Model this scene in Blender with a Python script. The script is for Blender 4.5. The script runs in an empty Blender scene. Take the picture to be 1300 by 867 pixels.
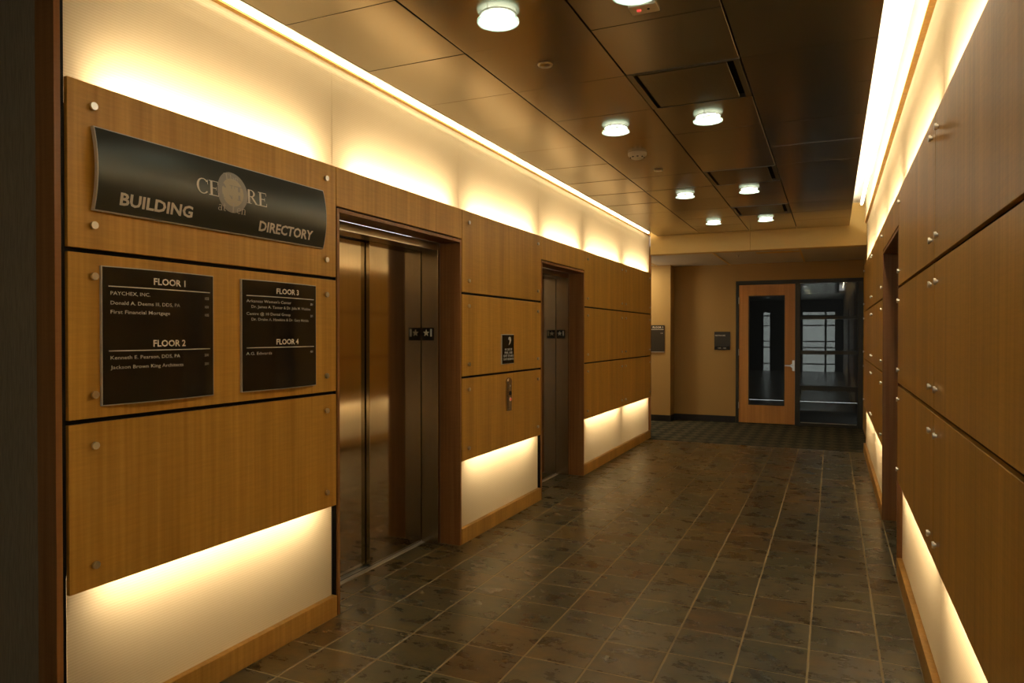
import bpy, bmesh, math, random
from mathutils import Vector, Matrix

# ------------------------------------------------------------------ camera, sky, exposure
S = bpy.context.scene
COL = S.collection
cam_d = bpy.data.cameras.new('camera')
cam_d.sensor_width = 36.0
cam_d.lens = 897.4013 * 36 / 1300
cam_d.clip_start = 0.02
cam = bpy.data.objects.new('camera', cam_d)
COL.objects.link(cam)
cam.location = (0, 0, 1.5)
cam.rotation_euler = (math.pi / 2 - 0.0098, -0.0003, 0.4253)
S.camera = cam
W = bpy.data.worlds.new('daylight'); S.world = W
W.use_nodes = True
W.node_tree.nodes['Background'].inputs[0].default_value = (1.0, 0.96, 0.96, 1)
W.node_tree.nodes['Background'].inputs[1].default_value = 3.4
S.view_settings.view_transform = 'Standard'
S.view_settings.look = 'None'
S.view_settings.gamma = 1
S.view_settings.exposure = 0.0
S.view_settings.use_curve_mapping = False
S.cycles.max_bounces = 8
S.cycles.diffuse_bounces = 5
S.cycles.glossy_bounces = 4
S.cycles.transmission_bounces = 6
S.cycles.caustics_reflective = False
S.cycles.caustics_refractive = False
S.cycles.sample_clamp_indirect = 4.0
S.cycles.use_denoising = True

TUBE = 74.0          # radiance of the fluorescent tubes behind the light panels
TUBE_LOW = 40.0
COVE = 30.0          # tubes in the ceiling coves
DOWN = 40.0          # round downlights
WARM = (1.0, 0.76, 0.45)

def area_lamp(name, loc, size, power, color, rot=(0, 0, 0), sy=None, spread=math.pi):
    l = bpy.data.lights.new(name, 'AREA')
    l.shape = 'DISK' if sy is None else 'RECTANGLE'
    l.size = size
    if sy: l.size_y = sy
    l.energy = power; l.color = color; l.spread = spread
    o = bpy.data.objects.new(name, l); COL.objects.link(o)
    o.location = loc; o.rotation_euler = rot
    return o

# downlights of the side lobby beyond the left wall (out of view round the corner)
area_lamp('lobby_downlight', (-3.15, 11.78, 2.69), 0.22, 13, (1.0, 0.80, 0.50))

# unseen fill added to brighten the lobby ceiling, and added fills near the viewer
area_lamp('lobby_ceiling_fill', (-4.2, 11.2, 2.25), 0.4, 38, (1.0, 0.90, 0.74), (math.radians(180), 0, 0))
for _x in (-1.35, -0.74):
    for _y in (0.95, -0.92):
        area_lamp('near_fill', (_x, _y, 2.895), 0.15, 1.8, (1.0, 0.80, 0.45))  # dim unseen fill, added to lift the near end of the corridor

# ------------------------------------------------------------------ materials
def mat(name):
    m = bpy.data.materials.new(name); m.use_nodes = True
    return m, m.node_tree.nodes, m.node_tree.links, m.node_tree.nodes['Principled BSDF']

def plain(name, c, rough=0.5, metal=0.0, spec=0.5):
    m, n, l, p = mat(name)
    p.inputs['Base Color'].default_value = (*c, 1)
    p.inputs['Roughness'].default_value = rough
    p.inputs['Metallic'].default_value = metal
    p.inputs['Specular IOR Level'].default_value = spec
    return m

def emis(name, c, s):
    m, n, l, p = mat(name)
    p.inputs['Base Color'].default_value = (*c, 1)
    p.inputs['Emission Color'].default_value = (*c, 1)
    p.inputs['Emission Strength'].default_value = s
    return m

def node(n, t, **kw):
    x = n.new(t)
    for k, v in kw.items(): setattr(x, k, v)
    return x

def pos_noise(n, l, scale, detail=4, ns=1.0, rough=0.55):
    g = node(n, 'ShaderNodeNewGeometry')
    mp = node(n, 'ShaderNodeMapping'); mp.inputs['Scale'].default_value = scale
    l.new(g.outputs['Position'], mp.inputs['Vector'])
    t = node(n, 'ShaderNodeTexNoise')
    t.inputs['Scale'].default_value = ns; t.inputs['Detail'].default_value = detail; t.inputs['Roughness'].default_value = rough
    l.new(mp.outputs['Vector'], t.inputs['Vector'])
    return t

def ramp(n, l, src, stops):
    r = node(n, 'ShaderNodeValToRGB')
    e = r.color_ramp.elements
    e[0].position, e[0].color = stops[0][0], (*stops[0][1], 1)
    e[1].position, e[1].color = stops[-1][0], (*stops[-1][1], 1)
    for p, c in stops[1:-1]:
        k = e.new(p); k.color = (*c, 1)
    l.new(src, r.inputs['Fac'])
    return r

def mult(n, l, a, b, fac=1.0):
    x = node(n, 'ShaderNodeMix', data_type='RGBA', blend_type='MULTIPLY')
    x.inputs['Factor'].default_value = fac
    l.new(a, x.inputs['A']); l.new(b, x.inputs['B'])
    return x.outputs['Result']

def wood(name, dark, light, rough=0.36):
    m, n, l, p = mat(name)
    a = pos_noise(n, l, (45, 45, 1.1), 5, 1.0)                # vertical grain streaks
    r = ramp(n, l, a.outputs['Fac'], [(0.28, dark), (0.72, light)])
    b = pos_noise(n, l, (9, 9, 130), 2, 1.0)                  # fine cross figure
    r2 = ramp(n, l, b.outputs['Fac'], [(0.3, (0.92, 0.92, 0.91)), (0.65, (1, 1, 1))])
    c = pos_noise(n, l, (7, 7, 0.35), 2, 1.0)                 # broad flitches
    r3 = ramp(n, l, c.outputs['Fac'], [(0.3, (0.82, 0.80, 0.78)), (0.7, (1.05, 1.05, 1.05))])
    oi = node(n, 'ShaderNodeObjectInfo')
    k = mult(n, l, r.outputs['Color'], r2.outputs['Color'])
    k = mult(n, l, k, r3.outputs['Color'])
    k = mult(n, l, k, oi.outputs['Color'])
    l.new(k, p.inputs['Base Color'])
    p.inputs['Roughness'].default_value = rough
    p.inputs['Specular IOR Level'].default_value = 0.35
    return m

def glow_sheet():
    m = bpy.data.materials.new('ribbed_translucent'); m.use_nodes = True
    n, l = m.node_tree.nodes, m.node_tree.links
    n.clear()
    out = node(n, 'ShaderNodeOutputMaterial')
    g = node(n, 'ShaderNodeNewGeometry')
    sep = node(n, 'ShaderNodeSeparateXYZ'); l.new(g.outputs['Position'], sep.inputs[0])
    mt = node(n, 'ShaderNodeMath', operation='MULTIPLY'); mt.inputs[1].default_value = 2 * math.pi / 0.0105
    l.new(sep.outputs['Z'], mt.inputs[0])
    sn = node(n, 'ShaderNodeMath', operation='SINE'); l.new(mt.outputs[0], sn.inputs[0])
    mr = node(n, 'ShaderNodeMapRange'); mr.inputs[1].default_value = -1; mr.inputs[2].default_value = 1
    l.new(sn.outputs[0], mr.inputs[0])
    r = ramp(n, l, mr.outputs[0], [(0.0, (0.79, 0.69, 0.51)), (1.0, (0.89, 0.80, 0.63))])
    tr = node(n, 'ShaderNodeBsdfTranslucent'); l.new(r.outputs[0], tr.inputs['Color'])
    df = node(n, 'ShaderNodeBsdfDiffuse'); df.inputs['Color'].default_value = (0.78, 0.67, 0.45, 1)
    bp = node(n, 'ShaderNodeBump'); bp.inputs['Distance'].default_value = 0.001; bp.inputs['Strength'].default_value = 0.5
    l.new(mr.outputs[0], bp.inputs['Height']); l.new(bp.outputs[0], df.inputs['Normal'])
    mx = node(n, 'ShaderNodeMixShader'); mx.inputs[0].default_value = 0.25
    l.new(tr.outputs[0], mx.inputs[1]); l.new(df.outputs[0], mx.inputs[2])
    l.new(mx.outputs[0], out.inputs['Surface'])
    return m

def slate():
    m, n, l, p = mat('slate_tile')
    oi = node(n, 'ShaderNodeObjectInfo')
    g = node(n, 'ShaderNodeNewGeometry')
    a = pos_noise(n, l, (6, 9, 6), 7, 1.0, 0.62)
    r = ramp(n, l, a.outputs['Fac'], [(0.30, (0.50, 0.50, 0.50)), (0.5, (0.95, 0.95, 0.95)), (0.70, (1.5, 1.36, 1.1))])
    b = pos_noise(n, l, (2.2, 2.2, 2.2), 3, 1.0)
    r2 = ramp(n, l, b.outputs['Fac'], [(0.35, (0.92, 0.95, 0.95)), (0.65, (1.1, 1.0, 0.88))])
    c = pos_noise(n, l, (16, 22, 16), 6, 1.0, 0.7)
    k = mult(n, l, oi.outputs['Color'], r.outputs['Color'])
    k = mult(n, l, k, r2.outputs['Color'])
    l.new(k, p.inputs['Base Color'])
    rr = node(n, 'ShaderNodeMapRange'); rr.inputs[3].default_value = 0.19; rr.inputs[4].default_value = 0.38
    l.new(a.outputs['Fac'], rr.inputs[0]); l.new(rr.outputs[0], p.inputs['Roughness'])
    bp = node(n, 'ShaderNodeBump'); bp.inputs['Distance'].default_value = 0.004; bp.inputs['Strength'].default_value = 0.35
    l.new(c.outputs['Fac'], bp.inputs['Height']); l.new(bp.outputs[0], p.inputs['Normal'])
    return m

def brushed(name, c, rough, scale, amt=0.10, bump=0.0, aniso=0.0):
    m, n, l, p = mat(name)
    a = pos_noise(n, l, scale, 3, 1.0)
    r = ramp(n, l, a.outputs['Fac'], [(0.3, tuple(v * (1 - amt) for v in c)), (0.7, tuple(min(1, v * (1 + amt)) for v in c))])
    oi = node(n, 'ShaderNodeObjectInfo')
    k = mult(n, l, r.outputs['Color'], oi.outputs['Color'])
    l.new(k, p.inputs['Base Color'])
    p.inputs['Metallic'].default_value = 1.0
    p.inputs['Roughness'].default_value = rough
    if aniso:
        tg = node(n, 'ShaderNodeTangent', direction_type='RADIAL', axis='Z')
        l.new(tg.outputs[0], p.inputs['Tangent']); p.inputs['Anisotropic'].default_value = aniso; p.inputs['Anisotropic Rotation'].default_value = 0.25
    if bump:
        bp = node(n, 'ShaderNodeBump'); bp.inputs['Distance'].default_value = 0.001; bp.inputs['Strength'].default_value = bump
        l.new(a.outputs['Fac'], bp.inputs['Height']); l.new(bp.outputs[0], p.inputs['Normal'])
    return m

def paint(name, c, rough=0.6):
    m, n, l, p = mat(name)
    a = pos_noise(n, l, (120, 120, 120), 2, 1.0)
    r = ramp(n, l, a.outputs['Fac'], [(0.3, tuple(v * 0.95 for v in c)), (0.7, c)])
    l.new(r.outputs[0], p.inputs['Base Color'])
    p.inputs['Roughness'].default_value = rough
    p.inputs['Specular IOR Level'].default_value = 0.3
    return m

def vinyl():
    m, n, l, p = mat('grey_wallcovering')
    a = pos_noise(n, l, (160, 160, 14), 3, 1.0)
    r = ramp(n, l, a.outputs['Fac'], [(0.3, (0.22, 0.17, 0.10)), (0.7, (0.30, 0.235, 0.145))])
    l.new(r.outputs[0], p.inputs['Base Color']); p.inputs['Roughness'].default_value = 0.8
    return m

def carpet():
    m, n, l, p = mat('patterned_carpet')
    g = node(n, 'ShaderNodeNewGeometry')
    mp = node(n, 'ShaderNodeMapping'); mp.inputs['Scale'].default_value = (7.5, 5.2, 1); mp.inputs['Rotation'].default_value = (0, 0, math.pi / 4)
    l.new(g.outputs['Position'], mp.inputs['Vector'])
    c = node(n, 'ShaderNodeTexChecker'); c.inputs['Scale'].default_value = 1.0
    c.inputs['Color1'].default_value = (0.040, 0.043, 0.034, 1); c.inputs['Color2'].default_value = (0.088, 0.084, 0.058, 1)
    l.new(mp.outputs[0], c.inputs['Vector'])
    a = pos_noise(n, l, (14, 14, 14), 4, 1.0)
    r = ramp(n, l, a.outputs['Fac'], [(0.3, (0.6, 0.6, 0.65)), (0.7, (1.3, 1.25, 1.1))])
    k = mult(n, l, c.outputs['Color'], r.outputs['Color'])
    l.new(k, p.inputs['Base Color']); p.inputs['Roughness'].default_value = 0.95; p.inputs['Specular IOR Level'].default_value = 0.1
    return m

def glass(name, tint, refl=1.0):
    m = bpy.data.materials.new(name); m.use_nodes = True
    n, l = m.node_tree.nodes, m.node_tree.links
    n.clear()
    out = node(n, 'ShaderNodeOutputMaterial')
    t = node(n, 'ShaderNodeBsdfTransparent'); t.inputs['Color'].default_value = (*tint, 1)
    gl = node(n, 'ShaderNodeBsdfGlossy'); gl.inputs['Roughness'].default_value = 0.0
    fr = node(n, 'ShaderNodeFresnel'); fr.inputs['IOR'].default_value = 1.52
    mx = node(n, 'ShaderNodeMixShader')
    l.new(fr.outputs[0], mx.inputs[0]); l.new(t.outputs[0], mx.inputs[1]); l.new(gl.outputs[0], mx.inputs[2])
    l.new(mx.outputs[0], out.inputs['Surface'])
    return m

def lamp_glass():
    m = bpy.data.materials.new('frosted_glass_disc'); m.use_nodes = True
    n, l = m.node_tree.nodes, m.node_tree.links
    n.clear()
    out = node(n, 'ShaderNodeOutputMaterial')
    t = node(n, 'ShaderNodeBsdfTransparent'); t.inputs['Color'].default_value = (0.92, 1.0, 0.95, 1)
    tr = node(n, 'ShaderNodeBsdfTranslucent'); tr.inputs['Color'].default_value = (0.88, 1.0, 0.93, 1)
    df = node(n, 'ShaderNodeBsdfDiffuse'); df.inputs['Color'].default_value = (0.85, 0.95, 0.9, 1)
    m1 = node(n, 'ShaderNodeMixShader'); m1.inputs[0].default_value = 0.6
    m2 = node(n, 'ShaderNodeMixShader'); m2.inputs[0].default_value = 0.4
    l.new(tr.outputs[0], m1.inputs[1]); l.new(df.outputs[0], m1.inputs[2])
    l.new(t.outputs[0], m2.inputs[1]); l.new(m1.outputs[0], m2.inputs[2])
    l.new(m2.outputs[0], out.inputs['Surface'])
    return m

def clear_sheet():
    m = bpy.data.materials.new('clear_acrylic'); m.use_nodes = True
    n, l = m.node_tree.nodes, m.node_tree.links
    n.clear()
    out = node(n, 'ShaderNodeOutputMaterial')
    t = node(n, 'ShaderNodeBsdfTransparent'); t.inputs['Color'].default_value = (0.96, 0.96, 0.95, 1)
    l.new(t.outputs[0], out.inputs['Surface'])
    return m

def gloss_black():
    m, n, l, p = mat('black_acrylic')
    p.inputs['Base Color'].default_value = (0.012, 0.011, 0.009, 1)
    p.inputs['Roughness'].default_value = 0.16
    return m

def satin_black():
    m, n, l, p = mat('black_brushed_face')
    a = pos_noise(n, l, (4, 4, 300), 2, 1.0)
    p.inputs['Base Color'].default_value = (0.045, 0.050, 0.042, 1)
    p.inputs['Metallic'].default_value = 0.5
    mr = node(n, 'ShaderNodeMapRange'); mr.inputs[3].default_value = 0.26; mr.inputs[4].default_value = 0.36
    l.new(a.outputs['Fac'], mr.inputs[0]); l.new(mr.outputs[0], p.inputs['Roughness'])
    return m

M = dict(
    wood=wood('honey_wood_veneer', (0.60, 0.306, 0.048), (0.77, 0.430, 0.082)),
    wood_dk=wood('reddish_wood', (0.27, 0.115, 0.035), (0.40, 0.19, 0.066)),
    wood_lt=wood('base_wood', (0.60, 0.325, 0.070), (0.76, 0.445, 0.115)),
    door_wood=wood('door_veneer', (0.62, 0.30, 0.085), (0.74, 0.38, 0.115)),
    glow=glow_sheet(), slate=slate(), carpet=carpet(), vinyl=vinyl(),
    grout=paint('sand_grout', (0.38, 0.31, 0.18), 0.8),
    brown=plain('lit_brown_reveal', (0.10, 0.048, 0.018), 0.7, 0, 0.2),
    black=plain('black_reveal', (0.006, 0.006, 0.006), 0.7, 0, 0.2),
    white=plain('white_lining', (0.85, 0.84, 0.80), 0.7, 0, 0.2), lining=plain('grey_box_lining', (0.34, 0.30, 0.235), 0.7, 0, 0.2),
    cream=paint('cream_paint', (0.78, 0.66, 0.44)),
    beige=paint('beige_wall_paint', (0.47, 0.31, 0.115)),
    tan=paint('tan_header_paint', (0.90, 0.66, 0.27)),
    ctile=paint('white_ceiling_board', (0.80, 0.75, 0.64), 0.8),
    steel=brushed('brushed_steel', (0.53, 0.475, 0.385), 0.085, (90, 90, 1.5), 0.04, 0.0, 0.0),
    steel_fr=brushed('brushed_steel_frame', (0.43, 0.37, 0.285), 0.26, (60, 60, 3), 0.05, 0.0, 0.0),
    cap=plain('satin_nickel', (0.72, 0.68, 0.60), 0.28, 1.0),
    silver=plain('silver_edge', (0.66, 0.63, 0.56), 0.4, 0.35),
    bronze=brushed('bronze_ceiling_metal', (0.51, 0.46, 0.37), 0.23, (160, 3, 3), 0.02),
    bronze_dk=brushed('bronze_grille_metal', (0.27, 0.24, 0.18), 0.32, (160, 3, 3), 0.04),
    dkframe=plain('dark_metal_frame', (0.022, 0.024, 0.018), 0.45),
    vinylbase=plain('black_rubber_base', (0.012, 0.012, 0.014), 0.5),
    acryl=gloss_black(), satin=satin_black(),
    letter=plain('pale_lettering', (0.85, 0.80, 0.70), 0.5),
    letter_dim=plain('grey_lettering', (0.60, 0.57, 0.50), 0.5),
    letter_w=plain('white_lettering', (0.80, 0.78, 0.72), 0.5),
    disc_out=plain('grey_disc', (0.40, 0.375, 0.345), 0.5),
    disc_in=plain('pale_gold_disc', (0.62, 0.55, 0.40), 0.5),
    tube=emis('fluorescent_tube', WARM, TUBE), tube_low=emis('fluorescent_tube_low', WARM, TUBE_LOW),
    tube_cove=emis('cove_tube', (1.0, 0.85, 0.60), COVE),
    tube_cove_in=emis('cove_tube_upper', (1.0, 0.85, 0.60), 45),
    tube_cove_left=emis('cove_tube_left', (1.0, 0.85, 0.60), COVE * 0.4),
    lens=emis('lit_lens', (1.0, 0.97, 0.86), DOWN),
    acrylic=clear_sheet(), lampglass=lamp_glass(), glass=glass('clear_glass', (0.85, 0.9, 0.88)),
    plastic=plain('ivory_plastic', (0.72, 0.62, 0.46), 0.4),
    led=emis('red_led', (1.0, 0.10, 0.08), 0.7),
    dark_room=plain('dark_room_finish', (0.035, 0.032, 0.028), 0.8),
    dark_metal=plain('dark_plate', (0.05, 0.047, 0.04), 0.35, 0.3),
)

# ------------------------------------------------------------------ helpers
WL = {}
def bx(bm, x0, x1, y0, y1, z0, z1, bevel=0.0):
    if x0 > x1: x0, x1 = x1, x0
    if y0 > y1: y0, y1 = y1, y0
    v = [bm.verts.new(c) for c in ((x0, y0, z0), (x1, y0, z0), (x1, y1, z0), (x0, y1, z0), (x0, y0, z1), (x1, y0, z1), (x1, y1, z1), (x0, y1, z1))]
    fs = [bm.faces.new([v[i] for i in q]) for q in ((3, 2, 1, 0), (4, 5, 6, 7), (0, 1, 5, 4), (1, 2, 6, 5), (2, 3, 7, 6), (3, 0, 4, 7))]
    if bevel:
        es = list({e for f in fs for e in f.edges})
        bmesh.ops.bevel(bm, geom=es, offset=bevel, segments=1, affect='EDGES', profile=0.5)

def cyl(bm, c, axis, r, h, seg=16, r2=None):
    """cylinder / cone starting at c, running h along axis ('x','-x','y','-y','z','-z')"""
    r2 = r if r2 is None else r2
    d = {'x': Vector((1, 0, 0)), 'y': Vector((0, 1, 0)), 'z': Vector((0, 0, 1))}[axis[-1]]
    if axis[0] == '-': d = -d
    u = d.orthogonal().normalized(); w = d.cross(u)
    c = Vector(c)
    a = [bm.verts.new(c + (u * math.cos(t) + w * math.sin(t)) * r) for t in (2 * math.pi * i / seg for i in range(seg))]
    b = [bm.verts.new(c + d * h + (u * math.cos(t) + w * math.sin(t)) * r2) for t in (2 * math.pi * i / seg for i in range(seg))]
    for i in range(seg):
        j = (i + 1) % seg
        bm.faces.new((a[i], a[j], b[j], b[i]))
    bm.faces.new(a[::-1]); bm.faces.new(b)

def lathe(bm, c, prof, seg=24):
    """profile of (radius, z) about a vertical axis through c"""
    c = Vector(c); rings = []
    for r, z in prof:
        if r < 1e-6: rings.append([bm.verts.new(c + Vector((0, 0, z)))])
        else: rings.append([bm.verts.new(c + Vector((r * math.cos(t), r * math.sin(t), z))) for t in (2 * math.pi * i / seg for i in range(seg))])
    for a, b in zip(rings, rings[1:]):
        for i in range(seg):
            j = (i + 1) % seg
            if len(a) == 1 and len(b) == 1: continue
            if len(a) == 1: bm.faces.new((a[0], b[j], b[i]))
            elif len(b) == 1: bm.faces.new((a[i], a[j], b[0]))
            else: bm.faces.new((a[i], a[j], b[j], b[i]))

def prism(bm, pts, fn, t0, t1):
    """polygon pts (u,v) extruded between depths t0,t1; fn(u,v,t)->xyz"""
    a = [bm.verts.new(fn(u, v, t0)) for u, v in pts]
    b = [bm.verts.new(fn(u, v, t1)) for u, v in pts]
    n = len(pts)
    bm.faces.new(a); bm.faces.new(b[::-1])
    for i in range(n):
        j = (i + 1) % n
        bm.faces.new((a[i], b[i], b[j], a[j]))

def nb(): return bmesh.new()

def link_mesh(name, me, center, parent, kind=None, color=None):
    o = bpy.data.objects.new(name, me); COL.objects.link(o)
    pl = WL[parent.name] if parent else Vector((0, 0, 0))
    o.location = center - pl
    if parent: o.parent = parent
    WL[o.name] = center.copy()
    if kind: o['kind'] = kind
    if color: o.color = (*color, 1)
    return o

def obj(name, bm, m, parent=None, kind=None, smooth=False, color=None, recalc=True):
    if recalc: bmesh.ops.recalc_face_normals(bm, faces=bm.faces[:])
    vs = [v.co for v in bm.verts]
    lo = Vector([min(v[i] for v in vs) for i in range(3)]); hi = Vector([max(v[i] for v in vs) for i in range(3)])
    c = (lo + hi) / 2
    for v in bm.verts: v.co -= c
    me = bpy.data.meshes.new(name)
    if smooth:
        for f in bm.faces: f.smooth = True
        for e in bm.edges:
            if len(e.link_faces) == 2 and e.calc_face_angle(0) > 0.6: e.smooth = False
    bm.to_mesh(me); bm.free()
    me.materials.append(m)
    return link_mesh(name, me, c, parent, kind, color)

def B(name, m, x0, x1, y0, y1, z0, z1, parent=None, bevel=0.0, kind=None, color=None):
    bm = nb(); bx(bm, x0, x1, y0, y1, z0, z1, bevel)
    return obj(name, bm, m, parent, kind, color=color)

def tag(o, label, cat, group=None):
    o['label'] = label; o['category'] = cat
    if group: o['group'] = group
    return o

def empty(name, loc, label, cat, group=None):
    o = bpy.data.objects.new(name, None); COL.objects.link(o)
    o.empty_display_size = 0.05
    o.location = loc; WL[o.name] = Vector(loc)
    return tag(o, label, cat, group)

def text_mesh(body, bold=0.0, res=2):
    cu = bpy.data.curves.new('lettering', 'FONT')
    cu.body = body; cu.size = 1.0; cu.resolution_u = res; cu.offset = bold; cu.fill_mode = 'FRONT' if False else 'BOTH'
    o = bpy.data.objects.new('lettering', cu); COL.objects.link(o)
    dg = bpy.context.evaluated_depsgraph_get(); dg.update()
    me = bpy.data.meshes.new_from_object(o.evaluated_get(dg))
    bpy.data.objects.remove(o); bpy.data.curves.remove(cu)
    return me

def text_on(name, body, fn, u0, u1, v0, cap, m, parent, bold=0.012, width=None, color=None):
    """lettering as thin mesh: u0..u1 left to right, baseline v0, capital height cap; fn(u,v)->xyz"""
    me = text_mesh(body, bold)
    xs = [v.co.x for v in me.vertices]
    lo, hi = min(xs), max(xs)
    capn = 0.70
    sx = (u1 - u0) / (hi - lo)
    sy = cap / capn
    pts = [Vector(fn(u0 + (v.co.x - lo) * sx, v0 + v.co.y * sy)) for v in me.vertices]
    lo3 = Vector([min(p[i] for p in pts) for i in range(3)]); hi3 = Vector([max(p[i] for p in pts) for i in range(3)])
    c = (lo3 + hi3) / 2
    for v, p in zip(me.vertices, pts): v.co = p - c
    me.materials.clear(); me.materials.append(m)
    me.name = name
    return link_mesh(name, me, c, parent)

rnd = random.Random(4)
XL, XR = -2.398, 0.3726
S1, S2, ZB, ZT = 1.7954, 1.1928, 0.594, 2.389      # seams, panel bottoms, panel tops
ZC = 2.91                                            # metal ceiling
ZLEDGE = 2.930
YEND = 10.14

# ------------------------------------------------------------------ floor
TX = [0.2077 - 0.3025 * k for k in range(0, 12)]
TY0, TYS = 3.64 - 0.3125 * 6, 0.3125
floor = B('floor', M['grout'], -6.2, 0.6, -6.2, 10.02, -0.10, -0.0020, kind='structure')
GAP = 0.0042
tile_cache = {}
def floor_tile(x0, x1, y0, y1, color, name='floor_tile'):
    w, d = round(x1 - x0, 4), round(y1 - y0, 4)
    if w < 0.012 or d < 0.012: return
    k = (w, d)
    if k not in tile_cache:
        bm = nb(); bx(bm, -w / 2 + GAP, w / 2 - GAP, -d / 2 + GAP, d / 2 - GAP, -0.004, 0.004)
        top = [e for e in bm.edges if all(v.co.z > 0 for v in e.verts)]
        bmesh.ops.bevel(bm, geom=top, offset=0.002, segments=1, affect='EDGES')
        bmesh.ops.recalc_face_normals(bm, faces=bm.faces[:])
        me = bpy.data.meshes.new('floor_tile'); bm.to_mesh(me); bm.free(); me.materials.append(M['slate'])
        tile_cache[k] = me
    link_mesh(name, tile_cache[k], Vector(((x0 + x1) / 2, (y0 + y1) / 2, -0.004 + rnd.uniform(-0.0004, 0.0004))), floor, color=color)

def tile_color():
    t = rnd.random()
    if t < 0.18: c = (0.104, 0.071, 0.028)        # rusty brown
    elif t < 0.42: c = (0.098, 0.073, 0.030)
    elif t < 0.75: c = (0.082, 0.076, 0.042)      # olive grey
    else: c = (0.104, 0.091, 0.052)
    k = rnd.uniform(0.85, 1.15)
    return tuple(v * k for v in c)

EL = [(3.036, 4.432), (5.932, 7.163)]                 # left elevator openings
ER = [(4.992, 6.466)]
xb = sorted(TX[:10]) + [XR]
y = TY0
rows = []
while y < 10.02 - 0.01:
    rows.append((y, min(y + TYS, 10.02))); y += TYS
for (ya, yb) in rows:
    cells = [(TX[i + 1], TX[i]) for i in range(9)] + [(TX[0], XR)]
    for (xa, xb_) in cells:
        c = tile_color()
        if xa < XL < xb_:
            floor_tile(XL - GAP, xb_, ya, yb, c)
            for (e0, e1) in EL:
                a, b = max(ya, e0 + 0.03), min(yb, e1 - 0.03)
                if b - a > 0.02: floor_tile(xa, XL + GAP, a, b, c)
        else:
            floor_tile(xa, xb_, ya, yb, c)
        if xa < -2.2:
            for (e0, e1) in EL:
                a, b = max(ya, e0 + 0.03), min(yb, e1 - 0.03)
                if b - a > 0.02 and xa < XL: floor_tile(-2.675, xa, a, b, tile_color())
        if xb_ == XR:
            for (e0, e1) in ER:
                a, b = max(ya, e0 + 0.03), min(yb, e1 - 0.03)
                if b - a > 0.02: floor_tile(XR, XR + 0.277, a, b, c)
# tiles of the entrance lobby behind the viewer, joined
bm = nb()
for i in range(-1, 20):
    for j in range(1, 26):
        xa, xb_ = 0.2077 - 0.3025 * (i + 1), 0.2077 - 0.3025 * i
        ya, yb = TY0 - TYS * j, TY0 - TYS * (j - 1)
        if i < 0: xb_ = XR
        if yb > 1.5 and xa < -2.7 and False: continue
        bx(bm, xa + GAP, xb_ - GAP, ya + GAP, yb - GAP, -0.0025, 0.0)
o = obj('floor_tile', bm, M['slate'], floor, kind='stuff', color=(0.09, 0.08, 0.05))

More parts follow.
